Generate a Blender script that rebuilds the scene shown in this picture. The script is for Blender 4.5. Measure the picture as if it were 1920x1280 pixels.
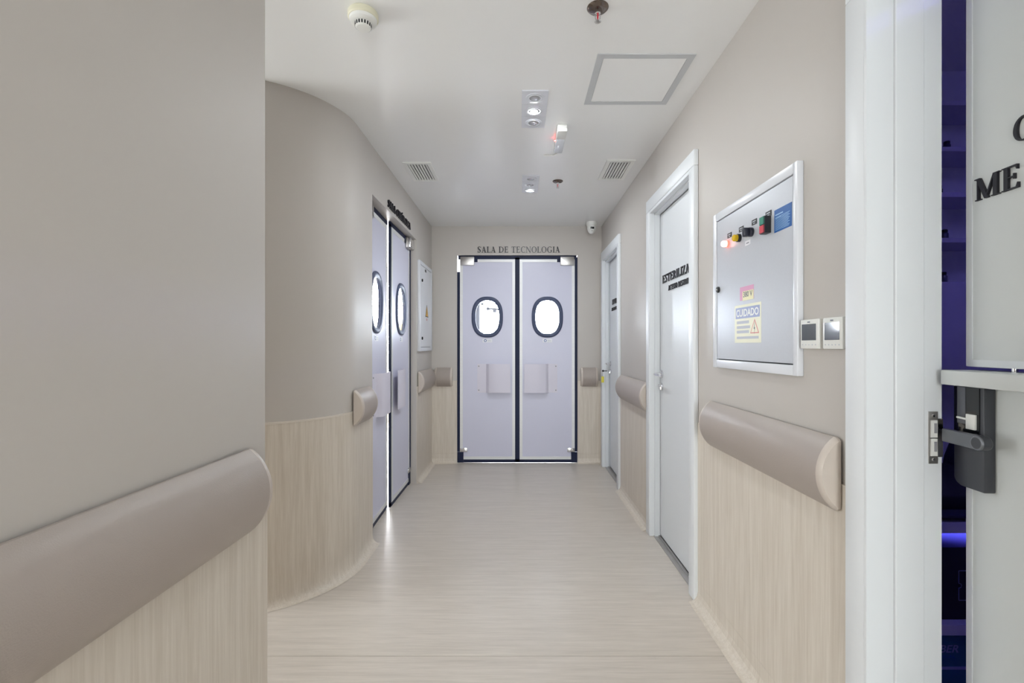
import bpy, bmesh, math, random
from mathutils import Matrix, Vector

random.seed(7)
for o in list(bpy.data.objects):
    bpy.data.objects.remove(o, do_unlink=True)
SC = bpy.context.scene
COL = SC.collection

# ------------------------------------------------------------------ camera, world, exposure
CAM_Z = 1.245
FPX = 880.0                     # focal length in pixels of the 1920x1280 frame
VPX, VPY = 973.0, 647.0         # vanishing point of the corridor
H = 2.5                         # ceiling height
cd = bpy.data.cameras.new('camera')
cd.sensor_width = 36.0
cd.lens = FPX / 1920.0 * 36.0
cd.shift_x = -(VPX - 960.0) / 1920.0
cd.shift_y = (VPY - 640.0) / 1920.0
cd.clip_start = 0.02
cam = bpy.data.objects.new('camera', cd)
cam.location = (0, 0, CAM_Z)
cam.rotation_euler = (math.radians(90), 0, 0)
COL.objects.link(cam)
SC.camera = cam

w = bpy.data.worlds.new('daylight')
SC.world = w
w.use_nodes = True
w.node_tree.nodes['Background'].inputs[0].default_value = (0.85, 0.92, 1.0, 1)
w.node_tree.nodes['Background'].inputs[1].default_value = 0.6
SC.view_settings.view_transform = 'Standard'
SC.view_settings.look = 'None'
SC.view_settings.gamma = 1.0
SC.view_settings.use_curve_mapping = False
SC.view_settings.exposure = 1.0
# glowing window panes (daylight in rooms, added fill at front and passage): colour, strength
FILL_FRONT = ((0.92, 0.98, 1.0), 5.4)
FILL_PASSAGE = ((0.93, 0.98, 1.0), 5.4)
DAY_TECH = ((0.86, 0.92, 1.0), 24.0)
DAY_SURGERY = ((0.92, 0.94, 1.0), 24.0)


# ------------------------------------------------------------------ materials
def srgb(r, g, b):
    def f(c):
        c /= 255.0
        return c / 12.92 if c <= 0.04045 else ((c + 0.055) / 1.055) ** 2.4
    return (f(r), f(g), f(b), 1.0)


MATS = {}


def mat(name, col, rough=0.5, metal=0.0, spec=0.5, emit=None, estr=0.0, var=0.03, vscale=6.0,
        bump=0.0, bscale=200.0, coat=0.0, stretch=None):
    """principled material with a little procedural tone variation and optional fine relief"""
    m = bpy.data.materials.new(name)
    m.use_nodes = True
    nt = m.node_tree
    p = nt.nodes['Principled BSDF']
    p.inputs['Roughness'].default_value = rough
    p.inputs['Metallic'].default_value = metal
    p.inputs['Specular IOR Level'].default_value = spec
    p.inputs['Coat Weight'].default_value = coat
    p.inputs['Coat Roughness'].default_value = 0.15
    tc = nt.nodes.new('ShaderNodeTexCoord')
    mp = nt.nodes.new('ShaderNodeMapping')
    if stretch:
        mp.inputs['Scale'].default_value = stretch
    nt.links.new(tc.outputs['Object'], mp.inputs['Vector'])
    nz = nt.nodes.new('ShaderNodeTexNoise')
    nz.inputs['Scale'].default_value = vscale
    nz.inputs['Detail'].default_value = 3
    nt.links.new(mp.outputs[0], nz.inputs['Vector'])
    mx = nt.nodes.new('ShaderNodeMix')
    mx.data_type = 'RGBA'
    a = [max(0, c * (1 - var)) for c in col[:3]] + [1]
    b = [min(1, c * (1 + var)) for c in col[:3]] + [1]
    mx.inputs[6].default_value = a
    mx.inputs[7].default_value = b
    nt.links.new(nz.outputs['Fac'], mx.inputs[0])
    nt.links.new(mx.outputs[2], p.inputs['Base Color'])
    if bump > 0:
        n2 = nt.nodes.new('ShaderNodeTexNoise')
        n2.inputs['Scale'].default_value = bscale
        nt.links.new(tc.outputs['Object'], n2.inputs['Vector'])
        bp = nt.nodes.new('ShaderNodeBump')
        bp.inputs['Strength'].default_value = bump
        bp.inputs['Distance'].default_value = 0.001
        nt.links.new(n2.outputs['Fac'], bp.inputs['Height'])
        nt.links.new(bp.outputs[0], p.inputs['Normal'])
    if emit:
        p.inputs['Emission Color'].default_value = (*emit[:3], 1)
        p.inputs['Emission Strength'].default_value = estr
    MATS[name] = m
    return m


def streak_mat(name, c0, c1, scale, rough, spec=0.4):
    """vinyl sheet with a fine linear wood-like streak"""
    m = mat(name, c0, rough, spec=spec)
    nt = m.node_tree
    p = nt.nodes['Principled BSDF']
    tc = nt.nodes.new('ShaderNodeTexCoord')
    cols = []
    for k, mul in enumerate((1.0, 3.1)):
        mp = nt.nodes.new('ShaderNodeMapping')
        mp.inputs['Scale'].default_value = [s * (mul if s > 4 else 1.3 * mul) for s in scale]
        nt.links.new(tc.outputs['Object'], mp.inputs['Vector'])
        nz = nt.nodes.new('ShaderNodeTexNoise')
        nz.inputs['Scale'].default_value = 1.0
        nz.inputs['Detail'].default_value = 5
        nz.inputs['Roughness'].default_value = 0.6
        nz.inputs['Distortion'].default_value = 0.25
        nt.links.new(mp.outputs[0], nz.inputs['Vector'])
        cols.append(nz)
    ad = nt.nodes.new('ShaderNodeMath')
    ad.operation = 'ADD'
    nt.links.new(cols[0].outputs['Fac'], ad.inputs[0])
    nt.links.new(cols[1].outputs['Fac'], ad.inputs[1])
    rp = nt.nodes.new('ShaderNodeMapRange')
    rp.inputs['From Min'].default_value = 0.72
    rp.inputs['From Max'].default_value = 1.28
    nt.links.new(ad.outputs[0], rp.inputs['Value'])
    mx = nt.nodes.new('ShaderNodeMix')
    mx.data_type = 'RGBA'
    mx.inputs[6].default_value = c0
    mx.inputs[7].default_value = c1
    nt.links.new(rp.outputs[0], mx.inputs[0])
    nt.links.new(mx.outputs[2], p.inputs['Base Color'])
    return m


def glass_mat(name, tint=(0.97, 0.985, 1.0, 1)):
    m = bpy.data.materials.new(name)
    m.use_nodes = True
    nt = m.node_tree
    nt.nodes.remove(nt.nodes['Principled BSDF'])
    out = nt.nodes['Material Output']
    tr = nt.nodes.new('ShaderNodeBsdfTransparent')
    tr.inputs[0].default_value = tint
    gl = nt.nodes.new('ShaderNodeBsdfGlossy')
    gl.inputs['Roughness'].default_value = 0.03
    fr = nt.nodes.new('ShaderNodeFresnel')
    fr.inputs[0].default_value = 1.45
    ge = nt.nodes.new('ShaderNodeNewGeometry')
    inv = nt.nodes.new('ShaderNodeMath')
    inv.operation = 'SUBTRACT'
    inv.inputs[0].default_value = 1.0
    nt.links.new(ge.outputs['Backfacing'], inv.inputs[1])
    mul = nt.nodes.new('ShaderNodeMath')
    mul.operation = 'MULTIPLY'
    nt.links.new(fr.outputs[0], mul.inputs[0])
    nt.links.new(inv.outputs[0], mul.inputs[1])
    mx = nt.nodes.new('ShaderNodeMixShader')
    nt.links.new(mul.outputs[0], mx.inputs[0])
    nt.links.new(tr.outputs[0], mx.inputs[1])
    nt.links.new(gl.outputs[0], mx.inputs[2])
    nt.links.new(mx.outputs[0], out.inputs['Surface'])
    MATS[name] = m
    return m


M = MATS
mat('paint', srgb(197, 191, 185), 0.5, spec=0.42, var=0.012, vscale=1.5, bump=0.05, bscale=350)
mat('ceiling_paint', srgb(242, 242, 241), 0.25, spec=0.5, var=0.008, vscale=1.0)
mat('room_white', srgb(238, 240, 242), 0.5, var=0.01)
streak_mat('vinyl_floor', srgb(195, 186, 176), srgb(213, 204, 194), (1.6, 42, 1), 0.34)
streak_mat('vinyl_wall', srgb(204, 193, 179), srgb(222, 213, 201), (48, 48, 1.4), 0.45)
mat('cove', srgb(216, 207, 196), 0.4)
mat('rail', srgb(170, 159, 151), 0.36, spec=0.5, bump=0.35, bscale=420, var=0.02)
mat('rail_cap', srgb(200, 189, 179), 0.4, bump=0.15, bscale=420)
mat('white_lacquer', srgb(228, 231, 234), 0.42, spec=0.5, var=0.008)
mat('pharmacy_leaf', srgb(214, 217, 216), 0.4, spec=0.4, var=0.01)
mat('leaf_lavender', srgb(214, 214, 232), 0.34, spec=0.45, var=0.012)
mat('plate_plastic', srgb(222, 218, 231), 0.42, spec=0.4, var=0.01)
mat('aluminium', srgb(228, 228, 229), 0.45, metal=0.25, var=0.08, vscale=12, stretch=(1, 1, 12))
mat('steel', srgb(186, 183, 181), 0.34, metal=1.0, var=0.12, vscale=20)
mat('dark_chrome', srgb(122, 112, 106), 0.15, metal=1.0, var=0.2, vscale=30)
mat('chrome', srgb(225, 225, 228), 0.08, metal=1.0, var=0.02)
mat('gasket', srgb(18, 28, 60), 0.5, spec=0.3, var=0.15)
mat('oval_rubber', srgb(62, 72, 102), 0.42, spec=0.5, var=0.08)
mat('black', srgb(18, 18, 22), 0.4, var=0.1)
mat('letter_black', srgb(26, 24, 34), 0.35, var=0.05)
mat('black_gloss', srgb(20, 22, 26), 0.08, spec=0.7, var=0.05)
mat('lock_grey', srgb(62, 64, 70), 0.45, var=0.05, bump=0.1, bscale=500)
mat('lever_grey', srgb(112, 114, 120), 0.35, metal=0.5, var=0.05)
mat('grey', srgb(150, 150, 154), 0.5)
mat('hatch_grey', srgb(196, 198, 200), 0.45, var=0.02)
mat('vent_dark', srgb(70, 70, 74), 0.7)
mat('white_plastic', srgb(232, 232, 228), 0.35, var=0.01)
mat('aged_plastic', srgb(226, 222, 198), 0.4, var=0.04, vscale=20)
mat('panel_metal', srgb(206, 209, 216), 0.3, metal=0.12, var=0.03, vscale=120, bump=0.1, bscale=300)
mat('panel_frame', srgb(226, 228, 234), 0.3, var=0.01)
mat('red_lit', srgb(255, 70, 60), 0.3, emit=(1.0, 0.10, 0.07), estr=1.6)
mat('red_core', srgb(255, 200, 190), 0.3, emit=(1.0, 0.42, 0.34), estr=2.2)
mat('red_led', srgb(255, 60, 50), 0.3, emit=(1.0, 0.08, 0.06), estr=14.0)
mat('red_plain', srgb(206, 48, 66), 0.35)
mat('green_plain', srgb(24, 132, 108), 0.35)
mat('yellow_plain', srgb(232, 190, 20), 0.3)
mat('knob_navy', srgb(34, 36, 50), 0.4)
mat('sticker_blue', srgb(16, 92, 168), 0.35)
mat('sticker_pale', srgb(150, 190, 226), 0.4)
mat('sticker_yellow', srgb(238, 232, 188), 0.35)
mat('sticker_pink', srgb(222, 160, 192), 0.4)
mat('sticker_band', srgb(160, 170, 208), 0.4)  # band colour paled to include the sheen over the caution sticker
mat('sticker_cream', srgb(240, 238, 214), 0.4)
mat('print_grey', srgb(196, 199, 206), 0.5)  # lightened for the sheen that washes out the sticker print
mat('print_dark', srgb(104, 108, 120), 0.5)
mat('print_white', srgb(244, 246, 244), 0.5)
mat('print_red', srgb(220, 150, 146), 0.5)  # red paled by the sheen painted into the sticker print
mat('hazard', srgb(226, 176, 66), 0.4)
mat('label_white', srgb(238, 238, 244), 0.4)
mat('label_blue', srgb(84, 112, 166), 0.4)
mat('screen', srgb(64, 70, 76), 0.06, spec=0.9, coat=1.0)
mat('key_yellow', srgb(226, 214, 70), 0.4)
mat('shelf_violet', srgb(206, 204, 220), 0.5)
mat('dark_box', srgb(22, 22, 30), 0.5)
mat('teal_box', srgb(30, 96, 128), 0.5)
mat('navy_fabric', srgb(40, 42, 70), 0.8, bump=0.3)
mat('outline_print', srgb(150, 156, 200), 0.5)
mat('cream_cabinet', srgb(222, 196, 120), 0.5)
mat('blue_led', srgb(60, 70, 255), 0.4, emit=(0.12, 0.12, 1.0), estr=22.0)
mat('violet_tube', srgb(120, 110, 255), 0.4, emit=(0.28, 0.25, 1.0), estr=17.0)
mat('lamp_on', srgb(255, 255, 255), 0.4, emit=(0.90, 0.96, 1.0), estr=1850.0)
mat('lamp_fill', srgb(255, 255, 255), 0.4, emit=(0.92, 0.97, 1.0), estr=1200.0)  # bulb glow added as fill for the middle of the corridor
mat('room_lamp', srgb(255, 255, 255), 0.4, emit=(0.92, 0.95, 1.0), estr=10.0)
mat('bulb_glass', srgb(186, 186, 190), 0.12, spec=0.8, metal=0.4)
mat('fitting', srgb(222, 224, 231), 0.35, var=0.01)
mat('diffuser', srgb(228, 232, 240), 0.12, spec=0.7)
mat('jar_glass', srgb(70, 70, 96), 0.1, spec=0.8)
glass_mat('oval_glass')
for nm, (c, s) in (('fill_pane_front', FILL_FRONT), ('fill_pane_passage', FILL_PASSAGE), ('pane_tech', DAY_TECH),
                   ('pane_surgery', DAY_SURGERY)):
    mat(nm, (0.8, 0.8, 0.8, 1), 0.4, emit=c, estr=s, var=0.0)


# ------------------------------------------------------------------ mesh builder
class MB:
    def __init__(self):
        self.v, self.f, self.m = [], [], []

    def add(self, vs, fs, m=0):
        n = len(self.v)
        self.v += [tuple(p) for p in vs]
        self.f += [tuple(i + n for i in f) for f in fs]
        self.m += [m] * len(fs)
        return self

    def box(self, x0, x1, y0, y1, z0, z1, m=0):
        vs = [(x, y, z) for x in (x0, x1) for y in (y0, y1) for z in (z0, z1)]
        return self.add(vs, [(0, 1, 3, 2), (4, 6, 7, 5), (0, 4, 5, 1), (2, 3, 7, 6), (0, 2, 6, 4), (1, 5, 7, 3)], m)

    def prism(self, poly, axis, a, b, m=0):
        def P(p, t):
            return {'x': (t, p[0], p[1]), 'y': (p[0], t, p[1]), 'z': (p[0], p[1], t)}[axis]
        n = len(poly)
        vs = [P(p, a) for p in poly] + [P(p, b) for p in poly]
        fs = [tuple(range(n))[::-1], tuple(range(n, 2 * n))]
        fs += [(i, (i + 1) % n, n + (i + 1) % n, n + i) for i in range(n)]
        return self.add(vs, fs, m)

    def loft(self, loops, m=0, cap0=True, cap1=True, ring=False):
        n = len(loops[0])
        vs = [p for l in loops for p in l]
        fs = []
        L = len(loops)
        for k in range(L if ring else L - 1):
            a, b = k * n, ((k + 1) % L) * n
            fs += [(a + i, a + (i + 1) % n, b + (i + 1) % n, b + i) for i in range(n)]
        if not ring:
            if cap0:
                fs.append(tuple(range(n))[::-1])
            if cap1:
                fs.append(tuple(range((L - 1) * n, L * n)))
        return self.add(vs, fs, m)

    def lathe(self, prof, c=(0, 0, 0), axis='z', seg=28, m=0, cap0=True, cap1=True):
        """prof: list of (radius, height along axis)"""
        loops = []
        for r, h in prof:
            r = max(r, 1e-5)
            lp = []
            for i in range(seg):
                a = 2 * math.pi * i / seg
                u, v = r * math.cos(a), r * math.sin(a)
                d = {'z': (u, v, h), 'y': (u, h, v), 'x': (h, u, v)}[axis]
                lp.append((c[0] + d[0], c[1] + d[1], c[2] + d[2]))
            loops.append(lp)
        return self.loft(loops, m, cap0, cap1)

    def tube(self, pts, r, seg=10, m=0):
        pts = [Vector(p) for p in pts]
        loops = []
        for i, p in enumerate(pts):
            d = (pts[min(i + 1, len(pts) - 1)] - pts[max(i - 1, 0)]).normalized()
            up = Vector((0, 0, 1)) if abs(d.z) < 0.9 else Vector((1, 0, 0))
            a = d.cross(up).normalized()
            b = a.cross(d)
            loops.append([tuple(p + r * (math.cos(t) * a + math.sin(t) * b))
                          for t in [2 * math.pi * k / seg for k in range(seg)]])
        return self.loft(loops, m)

    def build(self, name, mats, parent=None, bevel=0.0, smooth=True, segs=2):
        me = bpy.data.meshes.new(name)
        bm = bmesh.new()
        vs = [bm.verts.new(p) for p in self.v]
        for f, m in zip(self.f, self.m):
            try:
                bf = bm.faces.new([vs[i] for i in f])
                bf.material_index = m
            except ValueError:
                pass
        bmesh.ops.recalc_face_normals(bm, faces=bm.faces[:])
        if bevel > 0:
            ed = [e for e in bm.edges if len(e.link_faces) == 2 and e.calc_face_angle(0) > 0.5]
            bmesh.ops.bevel(bm, geom=ed, offset=bevel, segments=segs, profile=0.5, affect='EDGES',
                            clamp_overlap=True)
        bm.to_mesh(me)
        bm.free()
        if smooth:
            for p in me.polygons:
                p.use_smooth = True
            me.set_sharp_from_angle(angle=math.radians(35))
        o = bpy.data.objects.new(name, me)
        for k in (mats if isinstance(mats, (list, tuple)) else [mats]):
            me.materials.append(M[k])
        COL.objects.link(o)
        if parent is not None:
            o.parent = parent
        return o


def empty(name, loc=(0, 0, 0), rz=0.0, parent=None):
    o = bpy.data.objects.new(name, None)
    o.empty_display_size = 0.1
    o.location = loc
    o.rotation_euler = (0, 0, math.radians(rz))
    COL.objects.link(o)
    if parent is not None:
        o.parent = parent
    return o


def tag(o, label=None, cat=None, group=None, kind=None):
    if label:
        o['label'] = label
    if cat:
        o['category'] = cat
    if group:
        o['group'] = group
    if kind:
        o['kind'] = kind
    return o


def struct(o, label, cat):
    return tag(o, label, cat, kind='structure')


def sweep(path, prof, mb=None, m=0):
    """path: list of (x, y, nx, ny) with n the outward normal; prof: closed loop of (w, z)"""
    mb = mb or MB()
    loops = [[(x + nx * a, y + ny * a, z) for a, z in prof] for x, y, nx, ny in path]
    return mb.loft(loops, m)


def oval(cx, cz, rx, rz, n=56, p=2.45):
    out = []
    for i in range(n):
        t = 2 * math.pi * i / n
        c, s = math.cos(t), math.sin(t)
        out.append((cx + rx * math.copysign(abs(c) ** (2 / p), c), cz + rz * math.copysign(abs(s) ** (2 / p), s)))
    return out


# ------------------------------------------------------------------ serif capitals (own glyphs)
TK, TN, SF = 0.155, 0.055, 0.045     # thick stroke, thin stroke, serif height


def g_stem(x, wd=TK, y0=0.0, y1=1.0, s0=True, s1=True, ov=0.075):
    q = [[(x, y0), (x + wd, y0), (x + wd, y1), (x, y1)]]
    if s0:
        q.append([(x - ov, y0), (x + wd + ov, y0), (x + wd + ov, y0 + SF), (x - ov, y0 + SF)])
    if s1:
        q.append([(x - ov, y1 - SF), (x + wd + ov, y1 - SF), (x + wd + ov, y1), (x - ov, y1)])
    return q


def g_bar(x0, x1, y, t=TN):
    return [[(x0, y), (x1, y), (x1, y + t), (x0, y + t)]]


def g_tip(x, y0, y1, wtop, wbot):
    return [[(x - wbot, y0), (x, y0), (x, y1), (x - wtop, y1)]]


def g_diag(x0, y0, x1, y1, wd):
    return [[(x0, y0), (x0 + wd, y0), (x1 + wd, y1), (x1, y1)]]


def g_foot(x0, x1, y):
    return [[(x0, y), (x1, y), (x1, y + SF), (x0, y + SF)]]


def g_arc(cx, cy, rx, ry, a0, a1, thick=TK, thin=TN, n=22):
    out = []
    pr = None
    for i in range(n + 1):
        a = math.radians(a0 + (a1 - a0) * i / n)
        c, s = math.cos(a), math.sin(a)
        t = thin + (thick - thin) * abs(c) ** 1.3
        o = (cx + rx * c, cy + ry * s)
        q = (cx + (rx - t) * c, cy + (ry - thin - (t - thin) * 0.25) * s)
        if pr:
            out.append([pr[0], o, q, pr[1]])
        pr = (o, q)
    return out


def g_path(pts, ws):
    """stroke of varying width along a smooth path"""
    P = []
    n = len(pts)
    for i in range(n - 1):
        p0, p1, p2, p3 = pts[max(i - 1, 0)], pts[i], pts[i + 1], pts[min(i + 2, n - 1)]
        for k in range(7):
            t = k / 7
            f = lambda a, b, c, d: 0.5 * (2 * b + (c - a) * t + (2 * a - 5 * b + 4 * c - d) * t * t
                                          + (3 * b - a - 3 * c + d) * t ** 3)
            P.append((f(p0[0], p1[0], p2[0], p3[0]), f(p0[1], p1[1], p2[1], p3[1]), ws[i] + (ws[i + 1] - ws[i]) * t))
    P.append((*pts[-1], ws[-1]))
    out, pr = [], None
    for i, (x, y, wd) in enumerate(P):
        a, b = P[max(i - 1, 0)], P[min(i + 1, len(P) - 1)]
        dx, dy = b[0] - a[0], b[1] - a[1]
        L = math.hypot(dx, dy) or 1
        nx, ny = -dy / L * wd / 2, dx / L * wd / 2
        c = ((x + nx, y + ny), (x - nx, y - ny))
        if pr:
            out.append([pr[0], c[0], c[1], pr[1]])
        pr = c
    return out


def glyph(ch):
    if ch == 'I':
        return g_stem(0.09), 0.335
    if ch == 'E':
        return (g_stem(0.09) + g_bar(0.2, 0.6, 0) + g_bar(0.2, 0.57, 1 - TN) + g_bar(0.2, 0.47, 0.5)
                + g_tip(0.61, 0, 0.23, 0.02, 0.09) + g_tip(0.575, 0.79, 1.0, 0.08, 0.02)
                + g_tip(0.48, 0.41, 0.65, 0.045, 0.045)), 0.66
    if ch == 'L':
        return g_stem(0.09) + g_bar(0.2, 0.57, 0) + g_tip(0.58, 0, 0.25, 0.02, 0.09), 0.61
    if ch == 'T':
        return (g_stem(0.28, s1=False) + g_bar(0.03, 0.685, 1 - TN) + g_tip(0.69, 0.76, 1.0, 0.07, 0.02)
                + [[(0.025, 1.0), (0.095, 1.0), (0.045, 0.76), (0.025, 0.76)]]), 0.715
    if ch == 'A':
        return (g_diag(0.09, 0, 0.34, 0.97, 0.06) + g_diag(0.545, 0, 0.275, 1.0, 0.17) + g_bar(0.2, 0.56, 0.32)
                + g_foot(0.0, 0.24, 0) + g_foot(0.47, 0.79, 0)), 0.79
    if ch == 'D':
        return g_stem(0.09, s0=True) + g_arc(0.24, 0.5, 0.55, 0.5, -90, 90, thick=0.165) + g_bar(0.1, 0.26, 0) \
            + g_bar(0.1, 0.26, 1 - TN), 0.84
    if ch == 'O':
        return g_arc(0.43, 0.5, 0.40, 0.52, 0, 360, n=44), 0.86
    if ch == 'C':
        return g_arc(0.45, 0.5, 0.42, 0.52, 52, 308, n=36) + g_tip(0.735, 0.72, 1.0, 0.02, 0.02) \
            + g_tip(0.735, 0.72, 0.98, 0.05, 0.015), 0.78
    if ch == 'G':
        return g_arc(0.45, 0.5, 0.42, 0.52, 52, 306, n=36) + g_tip(0.735, 0.72, 0.99, 0.05, 0.015) \
            + g_stem(0.60, 0.145, 0.06, 0.43, s0=False, s1=True, ov=0.06), 0.86
    if ch == 'S':
        return g_path([(0.52, 0.83), (0.42, 0.955), (0.28, 0.97), (0.15, 0.87), (0.15, 0.70), (0.31, 0.53),
                       (0.47, 0.37), (0.48, 0.19), (0.36, 0.05), (0.2, 0.03), (0.075, 0.17)],
                      [0.05, 0.05, 0.06, 0.11, 0.15, 0.19, 0.16, 0.12, 0.065, 0.05, 0.05]) \
            + g_tip(0.55, 0.74, 0.99, 0.04, 0.015) + [[(0.055, 0.0), (0.09, 0.0), (0.075, 0.27), (0.055, 0.27)]], 0.61
    if ch == 'N':
        return (g_stem(0.1, 0.065, s1=False) + g_stem(0.66, 0.065, s0=False) + g_diag(0.62, 0, 0.045, 1, 0.15)
                + g_foot(0.0, 0.13, 1 - SF)), 0.83
    if ch == 'M':
        return (g_stem(0.1, 0.065, s1=False) + g_stem(0.75, 0.16, s1=False) + g_diag(0.41, 0, 0.06, 1, 0.15)
                + g_diag(0.43, 0.02, 0.76, 1, 0.06) + g_foot(0.0, 0.13, 1 - SF) + g_foot(0.76, 0.99, 1 - SF)), 1.02
    if ch == 'R':
        return (g_stem(0.09) + g_arc(0.28, 0.735, 0.33, 0.265, -90, 90) + g_bar(0.1, 0.3, 1 - TN)
                + g_bar(0.2, 0.3, 0.47) + g_diag(0.57, 0, 0.28, 0.5, 0.165) + g_foot(0.55, 0.80, 0)), 0.76
    if ch == 'P':
        return (g_stem(0.09) + g_arc(0.28, 0.72, 0.34, 0.28, -90, 90) + g_bar(0.1, 0.3, 1 - TN)
                + g_bar(0.2, 0.3, 0.44)), 0.66
    if ch == 'U':
        return (g_stem(0.1, 0.15, 0.34, 1, s0=False) + g_stem(0.62, 0.065, 0.34, 1, s0=False)
                + g_arc(0.3925, 0.35, 0.2925, 0.37, 180, 270, thick=0.15)
                + g_arc(0.3925, 0.35, 0.2925, 0.37, 270, 360, thick=0.065)), 0.78
    if ch == 'Z':
        return (g_bar(0.07, 0.6, 1 - TN) + g_bar(0.05, 0.63, 0) + g_diag(0.04, 0, 0.45, 1, 0.175)
                + g_tip(0.64, 0, 0.24, 0.02, 0.08) + [[(0.06, 1.0), (0.13, 1.0), (0.085, 0.78), (0.06, 0.78)]]), 0.68
    if ch == 'X':
        return (g_diag(0.49, 0, 0.08, 1, 0.175) + g_diag(0.09, 0, 0.55, 1, 0.06) + g_foot(0.0, 0.24, 0)
                + g_foot(0.43, 0.74, 0) + g_foot(0.02, 0.31, 1 - SF) + g_foot(0.46, 0.7, 1 - SF)), 0.74
    if ch == 'Ú':
        q, a = glyph('U')
        return q + [[(0.36, 1.08), (0.43, 1.08), (0.56, 1.3), (0.42, 1.3)]], a
    if ch == 'Ç':
        q, a = glyph('C')
        return q + g_path([(0.46, 0.0), (0.46, -0.09), (0.55, -0.15), (0.47, -0.25), (0.36, -0.24)],
                          [0.05, 0.05, 0.08, 0.06, 0.03]), a
    if ch == 'Ã':
        q, a = glyph('A')
        return q + g_path([(0.2, 1.1), (0.3, 1.2), (0.45, 1.13), (0.57, 1.22)], [0.04, 0.08, 0.08, 0.04]), a
    return [], 0.36


def text_width(s, gap=0.05):
    return sum(glyph(c)[1] + gap for c in s) - gap


def lettering(parent, text, x0, z0, h, width=None, y=0.0, depth=0.008, gap=0.05, material='letter_black'):
    """each capital is a mesh of its own, front face towards local -y"""
    tw = text_width(text, gap)
    sx = (width / tw) if width else h
    cache = {}
    x = x0
    for ch in text:
        polys, adv = glyph(ch)
        if polys:
            if ch not in cache:
                mb = MB()
                for k, p in enumerate(polys):
                    d = depth + 0.00004 * (k % 7)
                    mb.prism([(a * sx, b * h) for a, b in p], 'y', 0.0, -d)
                o = mb.build('letter', material, parent, smooth=False)
                cache[ch] = o.data
            else:
                o = bpy.data.objects.new('letter', cache[ch])
                COL.objects.link(o)
                o.parent = parent
            o.location = (x, y, z0)
        x += (adv + gap) * sx
    return x


def font_text(parent, name, text, x, z, h, material, y=0.0, width=None, shear=0.0, bold=0.0):
    """flat print in Blender's built-in face, turned into mesh"""
    cu = bpy.data.curves.new(name, 'FONT')
    cu.body = text
    cu.size = 1.0
    cu.shear = shear
    cu.offset = bold
    cu.resolution_u = 3
    tmp = bpy.data.objects.new(name, cu)
    COL.objects.link(tmp)
    dg = bpy.context.evaluated_depsgraph_get()
    me = bpy.data.meshes.new_from_object(tmp.evaluated_get(dg))
    bpy.data.objects.remove(tmp, do_unlink=True)
    xs = [v.co.x for v in me.vertices]
    ys = [v.co.y for v in me.vertices]
    kx = (width / (max(xs) - min(xs))) if width else h / (max(ys) - min(ys))
    ky = h / (max(ys) - min(ys))
    mx, my = min(xs), min(ys)
    for v in me.vertices:
        v.co = Vector((x + (v.co.x - mx) * kx, y, z + (v.co.y - my) * ky))
    me.materials.clear()
    me.materials.append(M[material])
    o = bpy.data.objects.new(name, me)
    COL.objects.link(o)
    o.parent = parent
    return o


# ------------------------------------------------------------------ plan of the place (metres)
XR, XL, YB = 0.873, -0.923, 4.955          # corridor faces: right, left, end wall
XN, YN = -0.66, 1.22                       # near left wall face and its end
XRO = 1.03                                 # back of the right wall
XLO = -1.035                               # back of the left wall
YC0, RC = 2.68, 0.507                      # curved corner: tangent point and radius
S0, S1, DH = 2.953, 4.23, 2.195            # surgery opening and head height
T0, T1 = -0.653, 0.619                     # technology opening
WT = 0.872                                 # top of the vinyl wainscot
D3 = 2.711                                 # centres of the two white doors on the right wall
D4 = 4.445
P0, P1 = 0.30, 1.156                       # pharmacy opening


def rw(x, y, X=0.853):
    """pixel on the right wall plane X -> (Y, z)"""
    Y = FPX * X / (x - VPX)
    return Y, CAM_Z + (VPY - y) * Y / FPX


# ------------------------------------------------------------------ structure
fl = MB().box(-5.2, 3.2, -3.2, 8.2, -0.12, -0.004).build('floor', 'cove', smooth=False)
struct(fl, 'beige streaked vinyl floor of the corridor', 'floor')
for a, b in ((-3.0, 1.879), (1.881, 8.0)):
    MB().box(-5.0, 3.0, a, b, -0.004, 0.0).build('vinyl_sheet', 'vinyl_floor', fl, smooth=False)

ce = MB().box(-5.2, 3.2, -3.2, 8.2, H, H + 0.12).build('ceiling', 'ceiling_paint', smooth=False)
struct(ce, 'glossy white painted ceiling above the corridor', 'ceiling')

PROF = [(0.0, WT), (0.004, WT - 0.002), (0.004, 0.105), (0.003, 0.1), (0.003, 0.05), (0.008, 0.027), (0.018, 0.012),
        (0.034, 0.004), (0.05, 0.001), (0.0, 0.0)]

# near left wall (L-shaped, its end turns into the side passage)
wl = MB().prism([(XN, -3.0), (XN, YN), (-3.5, YN), (-3.5, YN - 0.14), (XN - 0.14, YN - 0.14), (XN - 0.14, -3.0)],
                'z', 0, H).build('wall_left', 'paint', smooth=False)
struct(wl, 'taupe painted wall with vinyl wainscot ending at the side passage', 'wall')
mb = MB()
sweep([(XN, -3.0, 1, 0), (XN, YN, 1, 1), (-3.5, YN, 0, 1)], PROF, mb)
mb.build('vinyl_wainscot', 'vinyl_wall', wl, smooth=False)

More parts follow.
